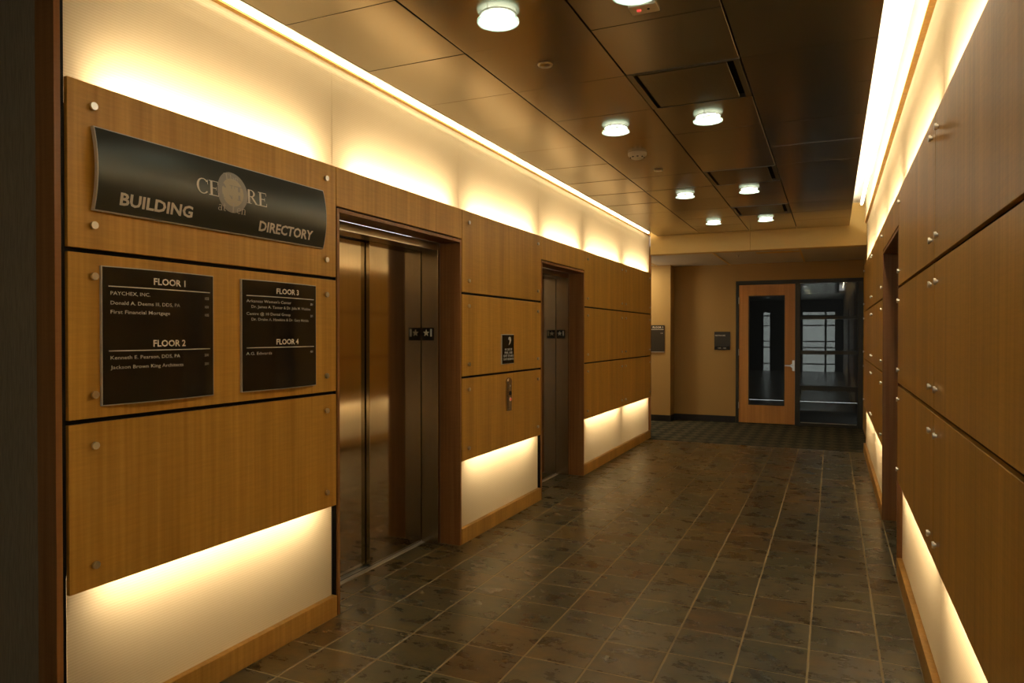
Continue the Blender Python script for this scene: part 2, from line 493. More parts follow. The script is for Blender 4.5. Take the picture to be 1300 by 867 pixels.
# ------------------------------------------------------------------ side walls
def sidewall(side, bays, openings, Y0, Y1):
    """d runs from the panel face into the wall"""
    sgn = -1 if side == 'left' else 1
    X = XL if side == 'left' else XR
    fx = lambda d: X + sgn * d
    # wall body: blocks between the openings, light boxes left hollow
    bm = nb()
    zlo, zhi = 0.72, 2.26
    DB, DE = 0.18, 0.42
    solid = []
    cur = Y0
    for (e0, e1) in openings + [(Y1, None)]:
        solid.append((cur, e0)); cur = e1
    for (a, b) in solid:
        bx(bm, fx(DB), fx(DE), a, b, 0, 2.26)
        bx(bm, fx(0.050), fx(DB), a, b, zlo, zhi)             # core behind the veneer panels
        bx(bm, fx(0.034), fx(DB), a, b, 0.0, 0.10)            # curb behind the base
        bx(bm, fx(0.034), fx(DB), a, a + 0.012, 0.10, zlo)
        bx(bm, fx(0.034), fx(DB), b - 0.012, b, 0.10, zlo)
    bx(bm, fx(DB), fx(DE), Y0, Y1, 2.26, 3.20)
    for (e0, e1) in openings:
        bx(bm, fx(0.040), fx(DB), e0, e1, 2.20, 2.26)
    bx(bm, fx(0.034), fx(DB), Y0, Y1, ZLEDGE + 0.003, 2.98)   # lid of the upper light box
    bx(bm, fx(0.034), fx(DB), Y0, Y0 + 0.012, 2.26, 2.94)
    bx(bm, fx(0.034), fx(DB), Y1 - 0.012, Y1, 2.26, 2.94)
    wall = obj('wall_' + side, bm, M['lining'], None, 'structure')
    # dark backing board seen in the reveals between the panels
    for (a, b) in solid:
        B('backing_board', M['black'] if side == 'left' else M['brown'], fx(0.022), fx(0.049), a + 0.003, b - 0.003, 0.66, 2.30, wall)  # right board browner: the light in its seams is put into the colour
    # translucent glowing panels and the tubes behind them
    def tube(p, a, b, z, d, low):
        bm = nb(); cyl(bm, (fx(d), a, z), 'y', 0.013, b - a, 10)
        return obj('lamp_tube', bm, M['tube_low'] if low else M['tube'], p, smooth=True)
    def sheet(a, b, z0, z1):
        # acrylic sheet: frosted film on the room face, clear behind
        g = B('glow_panel', M['glow'], fx(0.029), fx(0.033), a, b, z0, z1, wall)
        g.data.materials.append(M['acrylic'])
        for f in g.data.polygons:
            if f.normal.x * sgn > 0.5: f.material_index = 1
        return g
    for (a, b, kind) in bays:
        g = sheet(a + 0.0005, b - 0.0005, 2.262, ZLEDGE + 0.002)
        tube(g, a + 0.14, b - 0.14, 2.378, 0.130, False)
    for (a, b, kind) in bays:
        if kind != 'panel': continue
        a2 = a + (0.012 if any(abs(a - s[0]) < 1e-6 for s in solid) else 0.0005)
        b2 = b - (0.012 if any(abs(b - s[1]) < 1e-6 for s in solid) else 0.0005)
        g = sheet(a2, b2, 0.098, 0.718)
        tube(g, a + 0.13, b - 0.13, 0.612, 0.120, True)
    # wood panels with their caps
    bm = nb()
    cyl(bm, (0, 0, 0), 'x' if sgn < 0 else '-x', 0.0075, 0.006, 12)
    cyl(bm, (0.006 * -sgn, 0, 0), 'x' if sgn < 0 else '-x', 0.0135, 0.009, 16)
    for f in bm.faces: f.smooth = False
    cap_me = bpy.data.meshes.new('standoff_cap'); bm.to_mesh(cap_me); bm.free(); cap_me.materials.append(M['cap'])
    g = 0.0085
    for (a, b, kind) in bays:
        end_a = any(abs(a - s[0]) < 1e-6 for s in solid); end_b = any(abs(b - s[1]) < 1e-6 for s in solid)
        ga = 0.004 if end_a else 0.0028
        gb = 0.004 if end_b else 0.0028
        if kind == 'panel':
            for (z0, z1) in ((ZB, S2 - g), (S2 + g, S1 - g), (S1 + g, ZT)):
                k = rnd.uniform(0.93, 1.05)
                p = B('wood_panel', M['wood'], fx(0.0), fx(0.018), a + ga, b - gb, z0, z1, wall, 0.0015, color=(k, k, k))
                for yy in (a + 0.094, b - 0.090):
                    for zz in (z0 + 0.084, z1 - 0.080):
                        link_mesh('standoff_cap', cap_me, Vector((X, yy, zz)), p)
        else:
            k = rnd.uniform(0.95, 1.03)
            B('header_panel', M['wood'], fx(0.0), fx(0.018), a + 0.0015, b - 0.0015, 2.182, ZT, wall, 0.0015, color=(k, k, k))
            B('backing_board', M['black'], fx(0.022), fx(0.036), a + 0.004, b - 0.004, 2.175, 2.30, wall)
    # black reveal strips where the panels meet the elevator surrounds
    for (a, b) in solid:
        for (yy, s) in ((a, -1), (b, 1)):
            if (s < 0 and abs(a - Y0) < 1e-6 and side == 'left'): y0, y1, zz = a - 0.018, a - 0.002, ZLEDGE
            elif abs(yy - Y1) < 1e-6: continue
            elif abs(yy - Y0) < 1e-6: continue
            else: y0, y1, zz = (yy - 0.0005, yy + 0.0065, 2.18) if s > 0 else (yy - 0.0065, yy + 0.0005, 2.18)
            B('reveal_strip', M['black'] if side == 'left' and b < 7 else M['wood_dk'], fx(0.010), fx(0.06), y0, y1, 0.0, zz, wall)
    for (a, b) in solid:
        B('baseboard_' + side, M['wood_lt'], fx(-0.001), fx(0.0335), a + 0.0005, b - 0.0005, 0.001, 0.111, None, 0.002, 'structure')
    # ledge on top of the glowing band, and the cove wall above it
    B('trim_1' if side == 'left' else 'trim_2', M['wood'], fx(0.0), fx(0.033), Y0, Y1, ZLEDGE, ZLEDGE + 0.014, None, 0, 'structure')
    n = 5
    for i in range(n):
        a, b = Y0 + (Y1 - Y0) * i / n, Y0 + (Y1 - Y0) * (i + 1) / n
        B('cove_panel', M['cream'], fx(0.004), fx(0.030), a + 0.001, b - 0.001, ZLEDGE + 0.015, 3.20, wall)
    return wall

left_bays = [(1.584, 3.036, 'panel'), (3.036, 4.432, 'head'), (4.432, 5.932, 'panel'), (5.932, 7.163, 'head'), (7.163, 8.70, 'panel'), (8.70, 10.18, 'panel')]
wl = sidewall('left', left_bays, EL, 1.584, 10.18)
right_bays = [(-1.36, -0.14, 'panel'), (-0.14, 1.57, 'panel'), (1.57, 3.28, 'panel'), (3.28, 4.992, 'panel'), (4.992, 6.466, 'head'), (6.466, 8.20, 'panel'), (8.20, 10.12, 'panel')]
wr = sidewall('right', right_bays, ER, -1.36, 10.12)
# end trims of the left wall
B('trim_3', M['wood_dk'], XL - 0.10, XL + 0.0, 1.543, 1.5655, 0, ZC + 0.3, None, 0.001, 'structure')
B('trim_4', M['wood_dk'], XL - 0.035, XL - 0.0, 10.183, 10.20, 0.0, 2.655, None, 0.001, 'structure')

# ------------------------------------------------------------------ metal ceiling
CX = [-2.278, -1.685, -1.030, -0.434, 0.192]
CY0, CYS = 2.525, 0.6255
ceiling = B('ceiling', M['white'], XL - 0.42, XR + 0.42, -1.36, YEND, 3.20, 3.26, None, 0, 'structure')
B('backing_board', M['black'], -2.12, 0.034, -1.34, YEND - 0.005, 2.945, 2.955, ceiling)
for (xa, xb_) in ((-2.125, -2.11), (0.022, 0.037)):
    B('cove_side', M['white'], xa, xb_, 1.60 if xa < -1 else -1.34, YEND - 0.002, 2.934, 3.199, ceiling)
vent_rows = (2, 6, 9)
ctile_me = {}
for k in range(-6, 13):
    ya, yb = CY0 + CYS * k, min(CY0 + CYS * (k + 1), YEND - 0.004)
    for i in range(4):
        if i == 2 and k in vent_rows: continue
        w, d = CX[i + 1] - CX[i], yb - ya
        key = (i, round(d, 3))
        gx = 0.0045
        if key not in ctile_me:
            bm = nb()
            bx(bm, -w / 2 + (gx if i else 0.0), w / 2 - (gx if i < 3 else 0.0), -d / 2 + 0.0022, d / 2 - 0.0022, 0, 0.022, 0.0008)
            bmesh.ops.recalc_face_normals(bm, faces=bm.faces[:])
            me = bpy.data.meshes.new('ceiling_tile'); bm.to_mesh(me); bm.free(); me.materials.append(M['bronze']); ctile_me[key] = me
        q = rnd.uniform(0.93, 1.05)
        o = link_mesh('ceiling_tile', ctile_me[key], Vector(((CX[i] + CX[i + 1]) / 2, (ya + yb) / 2, ZC)), ceiling, color=(q, q, q))
        o.rotation_euler = (rnd.uniform(-0.005, 0.005), rnd.uniform(-0.0008, 0.0008), 0)
# lips along the ceiling edges
for (xa, xb_) in ((-2.2795, -2.2785), (0.1925, 0.1935)):
    B('edge_lip', M['dkframe'], xa, xb_, 1.60 if xa < -1 else -1.34, YEND - 0.004, 2.908, 2.940, ceiling)
# cove tubes
for (x, ys) in ((-2.338, [(1.70 + 1.62 * i, 1.70 + 1.62 * i + 1.58) for i in range(5)]), (0.285, [(1.60 + 1.40 * i, 1.60 + 1.40 * i + 1.36) for i in range(5)])):
    for (a, b) in ys:
        bm = nb(); cyl(bm, (x, a, 2.919), 'y', 0.013, b - a, 10)
        obj('cove_tube', bm, M['tube_cove'] if x > 0 else M['tube_cove_left'], ceiling, smooth=True)

for (x, ya) in ((-2.19, 1.75), (0.10, -1.2)):
    for i in range(6 if x < 0 else 8):
        bm = nb(); cyl(bm, (x, ya + 1.37 * i, 3.00), 'y', 0.013, 1.33, 10)
        obj('cove_tube', bm, M['tube_cove_in'], ceiling, smooth=True)

# ceiling diffusers
places = ['nearest the viewer', 'second from the viewer', 'farthest, by the end header']
for q, k in enumerate(vent_rows):
    ya, yb = CY0 + CYS * k, CY0 + CYS * (k + 1)
    xa, xb_ = CX[2], CX[3]
    t = empty('air_diffuser', ((xa + xb_) / 2, (ya + yb) / 2, ZC), 'square bronze plaque ceiling diffuser, %s' % places[q], 'air vent', 'plaque diffusers in the metal ceiling')
    bm = nb()
    for (u0, u1, v0, v1) in ((xa + 0.004, xa + 0.035, ya + 0.002, yb - 0.002), (xb_ - 0.035, xb_ - 0.004, ya + 0.002, yb - 0.002), (xa + 0.035, xb_ - 0.035, ya + 0.002, ya + 0.012), (xa + 0.035, xb_ - 0.035, yb - 0.012, yb - 0.002)):
        bx(bm, u0, u1, v0, v1, ZC - 0.003, ZC + 0.02)
    obj('frame', bm, M['bronze_dk'], t)
    B('throat', M['black'], xa + 0.03, xb_ - 0.03, ya + 0.008, yb - 0.008, ZC + 0.026, ZC + 0.034, t)
    bm = nb()
    bx(bm, xa + 0.058, xb_ - 0.070, ya + 0.030, yb - 0.020, ZC - 0.002, ZC + 0.004, 0.001)
    obj('plaque', bm, M['bronze_dk'], t)

# downlights
dl_rows = [(2.835, 'first pair'), (4.70, 'second pair'), (7.20, 'third pair'), (9.08, 'farthest pair by the header')]
def downlight(x, y, label):
    t = empty('downlight', (x, y, ZC), label, 'ceiling light', 'round downlights in the metal ceiling')
    bm = nb(); lathe(bm, (x, y, ZC), [(0.072, -0.0005), (0.082, -0.0005), (0.083, -0.002), (0.073, -0.003), (0.072, -0.0005)], 32)
    obj('trim_ring', bm, M['cap'], t, smooth=True)
    bm = nb(); lathe(bm, (x, y, ZC), [(0.0, 0.001), (0.04, 0.0), (0.0715, -0.0015), (0.0715, -0.001), (0.0, 0.002)], 32)
    obj('lens', bm, M['lens'], t, smooth=True)
    bm = nb(); lathe(bm, (x, y, ZC - 0.030), [(0.0, 0.0), (0.088, 0.0), (0.091, 0.003), (0.088, 0.006), (0.0, 0.006)], 32)
    g = obj('glass_disc', bm, M['lampglass'], t, smooth=True)
    bm = nb()
    lathe(bm, (x, y, ZC - 0.027), [(0.0905, -0.004), (0.0935, -0.004), (0.0935, 0.004), (0.0905, 0.004), (0.0905, -0.004)], 32)
    obj('rim', bm, M['lampglass'], g, smooth=True)
    for a in (0.35, 0.35 + 2.094, 0.35 + 4.189):
        bm = nb(); cyl(bm, (x + 0.078 * math.cos(a), y + 0.078 * math.sin(a), ZC - 0.024), 'z', 0.0018, 0.023, 8)
        obj('rod', bm, M['silver'], t)
for (y, nm) in dl_rows:
    for (x, s) in ((-1.352, 'left'), (-0.738, 'right')):
        downlight(x, y, 'round glass disc ceiling downlight, %s one of the %s' % (s, nm))

# small ceiling devices
t = empty('smoke_detector', (-1.386, 5.42, ZC), 'round ivory smoke detector between the second and third downlight pairs', 'smoke detector')
bm = nb(); lathe(bm, (-1.386, 5.42, ZC), [(0, 0), (0.072, 0.0), (0.072, -0.018), (0.064, -0.026), (0, -0.026)], 28)
obj('base', bm, M['plastic'], t, smooth=True)
bm = nb(); lathe(bm, (-1.386, 5.42, ZC - 0.026), [(0.052, 0), (0.048, -0.014), (0.036, -0.020), (0, -0.021)], 28)
h = obj('sensor_dome', bm, M['plastic'], t, smooth=True)
bm = nb()
for a in range(8):
    an = a * math.pi / 4 + 0.3
    c = Vector((-1.386 + 0.047 * math.cos(an), 5.42 + 0.047 * math.sin(an), ZC - 0.0345))
    bx(bm, c.x - 0.007, c.x + 0.007, c.y - 0.007, c.y + 0.007, c.z - 0.003, c.z + 0.003)
obj('vent_slot', bm, M['black'], h, kind='stuff')
for (x, y, s) in ((-1.37, 3.443, 'near the first downlights'), (-1.36, 6.04, 'beyond the smoke detector')):
    t = empty('sprinkler_cover', (x, y, ZC), 'small round concealed sprinkler cover in the ceiling %s' % s, 'sprinkler', 'concealed sprinklers')
    bm = nb(); lathe(bm, (x, y, ZC), [(0.036, 0.0), (0.040, -0.003), (0.037, -0.008), (0.030, -0.009), (0.030, 0.0)], 24)
    obj('ring', bm, M['cap'], t, smooth=True)
    bm = nb(); lathe(bm, (x, y, ZC), [(0.0, -0.006), (0.029, -0.005), (0.029, -0.001), (0.0, -0.001)], 24)
    obj('cover_plate', bm, M['bronze'], t, smooth=True)
t = empty('indicator_plate', (-0.745, 3.02, ZC), 'ivory ceiling plate with a red lamp beside the nearest right downlight', 'indicator')
B('plate', M['plastic'], -0.805, -0.685, 2.978, 3.062, ZC - 0.010, ZC - 0.0005, t, 0.002)
bm = nb(); lathe(bm, (-0.766, 3.02, ZC - 0.010), [(0.0, -0.007), (0.008, -0.005), (0.011, 0.0), (0, 0)], 14)
obj('red_lamp', bm, M['led'], t, smooth=True)
bm = nb(); lathe(bm, (-0.725, 3.02, ZC - 0.010), [(0.0, -0.002), (0.006, -0.002), (0.006, 0.0), (0, 0)], 12)
obj('key_hole', bm, M['black'], t)

# ------------------------------------------------------------------ elevators
def elevator(side, Ya, Yb, label, full=True):
    sgn = -1 if side == 'left' else 1
    X = XL if side == 'left' else XR
    fx = lambda d: X + sgn * d
    t = empty('elevator_door', (fx(0.3), (Ya + Yb) / 2, 0), label, 'elevator')
    a, b = Ya + 0.0068, Yb - 0.0068
    for (y0, y1) in ((a, a + 0.020), (b - 0.020, b)):
        B('wood_jamb', M['wood_dk'], fx(0.0), fx(0.165), y0, y1, 0.001, 2.172, t, 0.0012)
    B('wood_head', M['wood_dk'], fx(0.0), fx(0.165), a + 0.0201, b - 0.0201, 2.152, 2.172, t, 0.0012)
    a2, b2 = a + 0.0205, b - 0.0205
    for (y0, y1) in ((a2, a2 + 0.028), (b2 - 0.028, b2)):
        B('steel_jamb', M['steel_fr'], fx(0.1655), fx(0.300), y0, y1, 0.001, 2.1515, t, 0.001)
    B('steel_head', M['steel_fr'], fx(0.1655), fx(0.300), a2 + 0.0281, b2 - 0.0281, 2.098, 2.1515, t, 0.001)
    mid = (a2 + b2) / 2 + 0.02
    near, far = a2 + 0.010, b2 - 0.010
    B('door_leaf', M['steel'], fx(0.304), fx(0.334), mid, far, 0.012, 2.13, t, 0.002, color=(1, 1, 1))
    B('door_leaf', M['steel'], fx(0.339), fx(0.365), near, mid + 0.05, 0.012, 2.13, t, 0.002, color=(0.96, 0.96, 0.96))
    bm = nb(); bx(bm, fx(0.278), fx(0.372), a2, b2, -0.003, 0.005)
    sl = obj('sill', bm, M['silver'], t)
    B('sill_groove', M['black'], fx(0.310), fx(0.316), a2 + 0.01, b2 - 0.01, 0.0045, 0.0056, sl)
    B('shaft_back', M['black'], fx(0.385), fx(0.41), a2, b2, 0.0, 2.19, t)
    return b2 - 0.028
jy1 = elevator('left', *EL[0], 'brushed steel elevator doors beside the directory panels')
jy2 = elevator('left', *EL[1], 'far left brushed steel elevator beyond the call button panel')
elevator('right', *ER[0], 'elevator opening in the right wall, seen edge on')

def floor_plate(yj, label):
    """black plate with star and 1 on the jamb that faces the viewer"""
    y0 = yj
    fn = lambda u, v: (-2.693 + u, y0 - 0.0045, 1.458 + v)
    t = empty('floor_plate', (-2.645, y0, 1.503), label, 'sign')
    B('plate', M['acryl'], -2.693, -2.597, y0 - 0.004, y0 + 0.0003, 1.458, 1.549, t, 0.0008)
    bm = nb()
    pts = []
    for i in range(10):
        r = 0.027 if i % 2 == 0 else 0.0115
        an = math.pi / 2 + i * math.pi / 5
        pts.append((0.036 + r * math.cos(an), 0.053 + r * math.sin(an)))
    prism(bm, pts, lambda u, v, d: (-2.693 + u, y0 - 0.004 - d, 1.458 + v), 0, 0.001)
    obj('star', bm, M['letter_w'], t)
    text_on('numeral', '1', lambda u, v: (-2.693 + u, y0 - 0.0048, 1.458 + v), 0.069, 0.084, 0.029, 0.052, M['letter_w'], t, 0.02)
floor_plate(jy1, 'black star and 1 floor plate on the near elevator jamb')
floor_plate(jy2, 'black star and 1 floor plate on the far elevator jamb')

# ------------------------------------------------------------------ directory signs
def arc_plate(name, m, y0, y1, z0, z1, xb, sag, vertical_axis, thick, parent, n=14):
    """plate bowed out of the wall: about a horizontal axis (header) or a vertical one (boards)"""
    bm = nb(); front = []; back = []
    for i in range(n + 1):
        t = i / n; s = sag * (1 - (2 * t - 1) ** 2)
        if vertical_axis:
            yy = y0 + (y1 - y0) * t
            front.append([bm.verts.new((xb + s, yy, z)) for z in (z0, z1)])
            back.append([bm.verts.new((xb + s - thick, yy, z)) for z in (z0, z1)])
        else:
            zz = z0 + (z1 - z0) * t
            front.append([bm.verts.new((xb + s, yy, zz)) for yy in (y0, y1)])
            back.append([bm.verts.new((xb + s - thick, yy, zz)) for yy in (y0, y1)])
    for i in range(n):
        bm.faces.new((front[i][0], front[i][1], front[i + 1][1], front[i + 1][0]))
        bm.faces.new((back[i][0], back[i + 1][0], back[i + 1][1], back[i][1]))
        for k in (0, 1): bm.faces.new((front[i][k], front[i + 1][k], back[i + 1][k], back[i][k]))
    for i in (0, n): bm.faces.new((front[i][0], front[i][1], back[i][1], back[i][0]))
    return obj(name, bm, m, parent, smooth=True)

def serif_glyph(ch):
    """hand-cut roman capitals and a few small letters as polygons in a box of cap height 1"""
    T, H, Sf, sv = 0.15, 0.055, 0.07, 0.05
    R = lambda x0, x1, y0, y1: [(x0, y0), (x1, y0), (x1, y1), (x0, y1)]
    def arc(cx, cy, rx, ry, a0, a1, ti, to, n=14):
        o, i_ = [], []
        for k in range(n + 1):
            a = math.radians(a0 + (a1 - a0) * k / n)
            w = ti + (to - ti) * abs(math.cos(a))
            o.append((cx + rx * math.cos(a), cy + ry * math.sin(a)))
            i_.append((cx + (rx - w) * math.cos(a), cy + (ry - min(w, 0.06 + 0.2 * w)) * math.sin(a)))
        return o + i_[::-1]
    if ch == 'C': return [arc(0.42, 0.5, 0.42, 0.52, 42, 318, 0.05, 0.15), R(0.70, 0.735, 0.66, 0.98), ], 0.80
    if ch == 'E': return [R(0.10, 0.10 + T, 0, 1), R(0, 0.66, 0, H), R(0, 0.62, 1 - H, 1), R(0.2, 0.50, 0.48, 0.48 + H), R(0.625, 0.66, 0, 0.24), R(0.585, 0.62, 0.78, 1), R(0.47, 0.50, 0.38, 0.62)], 0.72
    if ch == 'N': return [R(0.12, 0.12 + H, 0, 1), R(0.76, 0.76 + H, 0, 1), [(0.08, 1), (0.25, 1), (0.82, 0), (0.76, 0)], R(0, 0.30, 0, 0.04), R(0.64, 0.94, 0.96, 1), R(0, 0.2, 0.96, 1)], 0.98
    if ch == 'T': return [R(0.29, 0.29 + T, 0, 1), R(0, 0.73, 1 - H, 1), R(0, 0.035, 0.76, 1), R(0.695, 0.73, 0.76, 1), R(0.19, 0.54, 0, 0.04)], 0.78
    if ch == 'R': return [R(0.10, 0.10 + T, 0, 1), arc(0.32, 0.74, 0.30, 0.26, -90, 90, 0.05, 0.14, 10), R(0.1, 0.34, 1 - H, 1), R(0.1, 0.34, 0.48, 0.48 + H), [(0.30, 0.50), (0.45, 0.50), (0.82, 0.0), (0.66, 0.0)], R(0, 0.36, 0, 0.04), R(0.62, 0.86, 0, 0.04)], 0.86
    if ch == 'a': return [arc(0.22, 0.17, 0.20, 0.19, 0, 360, 0.04, 0.08, 16), R(0.33, 0.42, 0.03, 0.48), arc(0.24, 0.46, 0.18, 0.17, 0, 160, 0.05, 0.09, 8), R(0.38, 0.48, 0, 0.05)], 0.52
    if ch == 't': return [R(0.10, 0.20, 0.04, 0.78), R(0, 0.33, 0.55, 0.61), arc(0.24, 0.12, 0.14, 0.12, 180, 330, 0.05, 0.09, 8)], 0.42
    if ch == 'e': return [arc(0.25, 0.31, 0.24, 0.32, 0, 320, 0.05, 0.09, 16), R(0.08, 0.48, 0.31, 0.36)], 0.54
    if ch == 'n': return [R(0.06, 0.16, 0, 0.62), R(0.40, 0.50, 0, 0.42), arc(0.29, 0.42, 0.21, 0.20, 0, 150, 0.05, 0.09, 8), R(0, 0.22, 0, 0.04), R(0.34, 0.56, 0, 0.04)], 0.60
    if ch == 'h': return [R(0.06, 0.16, 0, 1.0), R(0.40, 0.50, 0, 0.42), arc(0.29, 0.42, 0.21, 0.20, 0, 150, 0.05, 0.09, 8), R(0, 0.22, 0, 0.04), R(0.34, 0.56, 0, 0.04)], 0.60
    return [], 0.35

def serif_text(name, body, fn, u0, u1, v0, cap, m, parent, lift):
    total = sum(serif_glyph(c)[1] for c in body)
    sx = (u1 - u0) / total; cur = 0
    bm = nb()
    q = 0
    for c in body:
        polys, adv = serif_glyph(c)
        for poly in polys:
            q += 1
            pts = [bm.verts.new(fn(u0 + (cur + x) * sx, v0 + yv * cap, lift + 0.00004 * q)) for x, yv in poly]
            n = len(pts)
            if n > 4:                                  # ring strips
                h = n // 2
                for i in range(h - 1): bm.faces.new((pts[i], pts[i + 1], pts[n - 2 - i], pts[n - 1 - i]))
            else: bm.faces.new(pts)
        cur += adv
    return obj(name, bm, m, parent, recalc=False)

# arched header sign
HY0, HY1, HZ0, HZ1, HX, HS = 1.675, 2.905, 1.944, 2.234, -2.379, 0.022
t = empty('directory_header', (XL, (HY0 + HY1) / 2, (HZ0 + HZ1) / 2), 'long bowed black sign reading BUILDING DIRECTORY on the top wood panel', 'sign')
arc_plate('frame', M['silver'], HY0 - 0.004, HY1 + 0.004, HZ0 - 0.004, HZ1 + 0.004, HX - 0.002, HS, False, 0.016, t)
arc_plate('face', M['satin'], HY0, HY1, HZ0, HZ1, HX, HS, False, 0.004, t)
for yy in (HY0 + 0.1, HY1 - 0.1):
    for zz in (HZ0 + 0.07, HZ1 - 0.07): B('mounting_block', M['black'], XL - 0.0002, HX + 0.006, yy - 0.01, yy + 0.01, zz - 0.01, zz + 0.01, t)
def hf(u, v, lift=0.0012):
    s = HS * (1 - (2 * (v - HZ0) / (HZ1 - HZ0) - 1) ** 2)
    return (HX + s + lift, u, v)
text_on('lettering', 'BUILDING', hf, 1.762, 2.083, 1.974, 0.043, M['letter'], t, 0.03)
text_on('lettering', 'DIRECTORY', hf, 2.449, 2.81, 1.972, 0.043, M['letter'], t, 0.03)
for (nm, r, c0, m, lf) in (('disc', (0.084, 0.087), (2.286, 2.112), M['disc_out'], 0.0008), ('disc_center', (0.060, 0.060), (2.286, 2.112), M['disc_in'], 0.0012)):
    bm = nb(); n = 40; cv = bm.verts.new(hf(c0[0], c0[1], lf)); rings = []
    for k in range(1, 6):
        rings.append([bm.verts.new(hf(c0[0] + r[0] * k / 5 * math.cos(2 * math.pi * i / n), c0[1] + r[1] * k / 5 * math.sin(2 * math.pi * i / n), lf)) for i in range(n)])
    for i in range(n):
        j = (i + 1) % n
        bm.faces.new((cv, rings[0][i], rings[0][j]))
        for p_, q_ in zip(rings, rings[1:]): bm.faces.new((p_[i], p_[j], q_[j], q_[i]))
    obj(nm, bm, m, t, smooth=True)
serif_text('lettering', 'CE', hf, 2.094, 2.213, 2.080, 0.062, M['letter'], t, 0.0016)
serif_text('lettering', 'NT', hf, 2.220, 2.352, 2.082, 0.060, M['disc_out'], t, 0.0018)
serif_text('lettering', 'RE', hf, 2.364, 2.490, 2.081, 0.062, M['letter'], t, 0.0016)
serif_text('lettering', 'The', hf, 2.242, 2.324, 2.165, 0.024, M['letter_dim'], t, 0.0016)
serif_text('lettering', 'at', hf, 2.206, 2.252, 2.026, 0.040, M['letter_dim'], t, 0.0018)
serif_text('lettering', 'Ten', hf, 2.272, 2.362, 2.026, 0.040, M['letter_dim'], t, 0.0018)

def board(y0, y1, label, heads, lines):
    z0, z1, xb, sag = 1.246, 1.744, -2.386, 0.021
    t = empty('directory_board', (XL, (y0 + y1) / 2, (z0 + z1) / 2), label, 'sign', 'black tenant boards')
    arc_plate('frame', M['silver'], y0 - 0.0035, y1 + 0.0035, z0 - 0.0035, z1 + 0.0035, xb - 0.0015, sag, True, 0.010, t)
    arc_plate('face', M['acryl'], y0, y1, z0, z1, xb, sag, True, 0.003, t, 20)
    for yy in (y0 + 0.06, y1 - 0.06):
        for zz in (z0 + 0.06, z1 - 0.06): B('mounting_block', M['black'], XL - 0.0002, xb + 0.0005, yy - 0.01, yy + 0.01, zz - 0.01, zz + 0.01, t)
    def f(u, v, lift=0.0009):
        s = sag * (1 - (2 * (u - y0) / (y1 - y0) - 1) ** 2)
        return (xb + s + lift, u, v)
    for (u0, u1, v, txt) in heads: text_on('heading', txt, f, u0, u1, v, 0.0245, M['letter'], t, 0.024)
    for (u0, u1, v) in [(y0 + 0.020, y1 - 0.020, 1.673), (y0 + 0.020, y1 - 0.020, 1.4385)]:
        bm = nb(); n = 12
        vs = [[bm.verts.new(f(u0 + (u1 - u0) * i / n, v + dv)) for dv in (0, 0.0035)] for i in range(n + 1)]
        for i in range(n): bm.faces.new((vs[i][0], vs[i + 1][0], vs[i + 1][1], vs[i][1]))
        obj('rule', bm, M['letter'], t)
    for (u0, u1, v, cap, txt) in lines: text_on('lettering', txt, f, u0, u1, v, cap, M['letter_dim'], t, 0.006)
board(1.706, 2.203, 'left black tenant board listing floors 1 and 2',
      [(1.90, 2.047, 1.691, 'FLOOR 1'), (1.897, 2.047, 1.454, 'FLOOR 2')],
      [(1.733, 1.885, 1.644, 0.0132, 'PAYCHEX, INC.'), (1.733, 2.020, 1.609, 0.0132, 'Donald A. Deems III, DDS, PA'), (1.733, 1.972, 1.576, 0.0132, 'First Financial Mortgage'),
       (2.154, 2.176, 1.644, 0.011, '103'), (2.154, 2.174, 1.609, 0.011, '101'), (2.154, 2.176, 1.575, 0.011, '105'),
       (1.732, 2.019, 1.409, 0.0132, 'Kenneth E. Pearson, DDS, PA'), (1.732, 2.035, 1.374, 0.0132, 'Jackson Brown King Architects'),
       (2.150, 2.174, 1.409, 0.011, '200'), (2.150, 2.174, 1.373, 0.011, '201')])
board(2.366, 2.856, 'right black tenant board listing floors 3 and 4',
      [(2.556, 2.710, 1.691, 'FLOOR 3'), (2.555, 2.707, 1.454, 'FLOOR 4')],
      [(2.386, 2.653, 1.645, 0.0125, "Arkansas Women's Center"), (2.412, 2.804, 1.620, 0.0125, 'Dr. James A. Tanner & Dr. Julia M. Watkins'),
       (2.386, 2.648, 1.588, 0.0125, 'Centre @ 10 Dental Group'), (2.412, 2.788, 1.563, 0.0125, 'Dr. Drake A. Hawkins & Dr. Gary Matlala'),
       (2.805, 2.826, 1.645, 0.011, '301'), (2.805, 2.826, 1.587, 0.011, '301'),
       (2.384, 2.527, 1.408, 0.0132, 'A.G. Edwards'), (2.804, 2.826, 1.409, 0.011, '401')])

# ------------------------------------------------------------------ fire notice and call station
t = empty('fire_sign', (XL, 5.196, 1.382), 'small black fire notice with flame and white lines above the call button', 'sign')
fs = lambda u, v, l=0.0042: (XL + 0.008 + l, 5.082 + u, 1.264 + v)
B('back_plate', M['silver'], XL - 0.0003, XL + 0.008, 5.079, 5.313, 1.261, 1.503, t, 0.001)
B('face', M['acryl'], XL + 0.008, XL + 0.012, 5.088, 5.306, 1.267, 1.497, t, 0.0006)
bm = nb()
prism(bm, [(0.120, 0.150), (0.150, 0.165), (0.168, 0.190), (0.160, 0.212), (0.146, 0.218), (0.118, 0.214), (0.112, 0.196), (0.136, 0.190), (0.138, 0.172)], lambda u, v, d: (XL + 0.012 + d, 5.082 + u, 1.264 + v), 0, 0.0008)
obj('flame_symbol', bm, M['letter_w'], t)
for i, (s, w) in enumerate((('IN CASE OF', 0.140), ('FIRE, USE', 0.15), ('EXIT STAIRS', 0.19), ('DO NOT USE ELEVATOR', 0.196))):
    text_on('lettering', s, fs, 0.118 - w / 2, 0.118 + w / 2, 0.108 - i * 0.026, 0.017, M['letter_w'], t, 0.03)

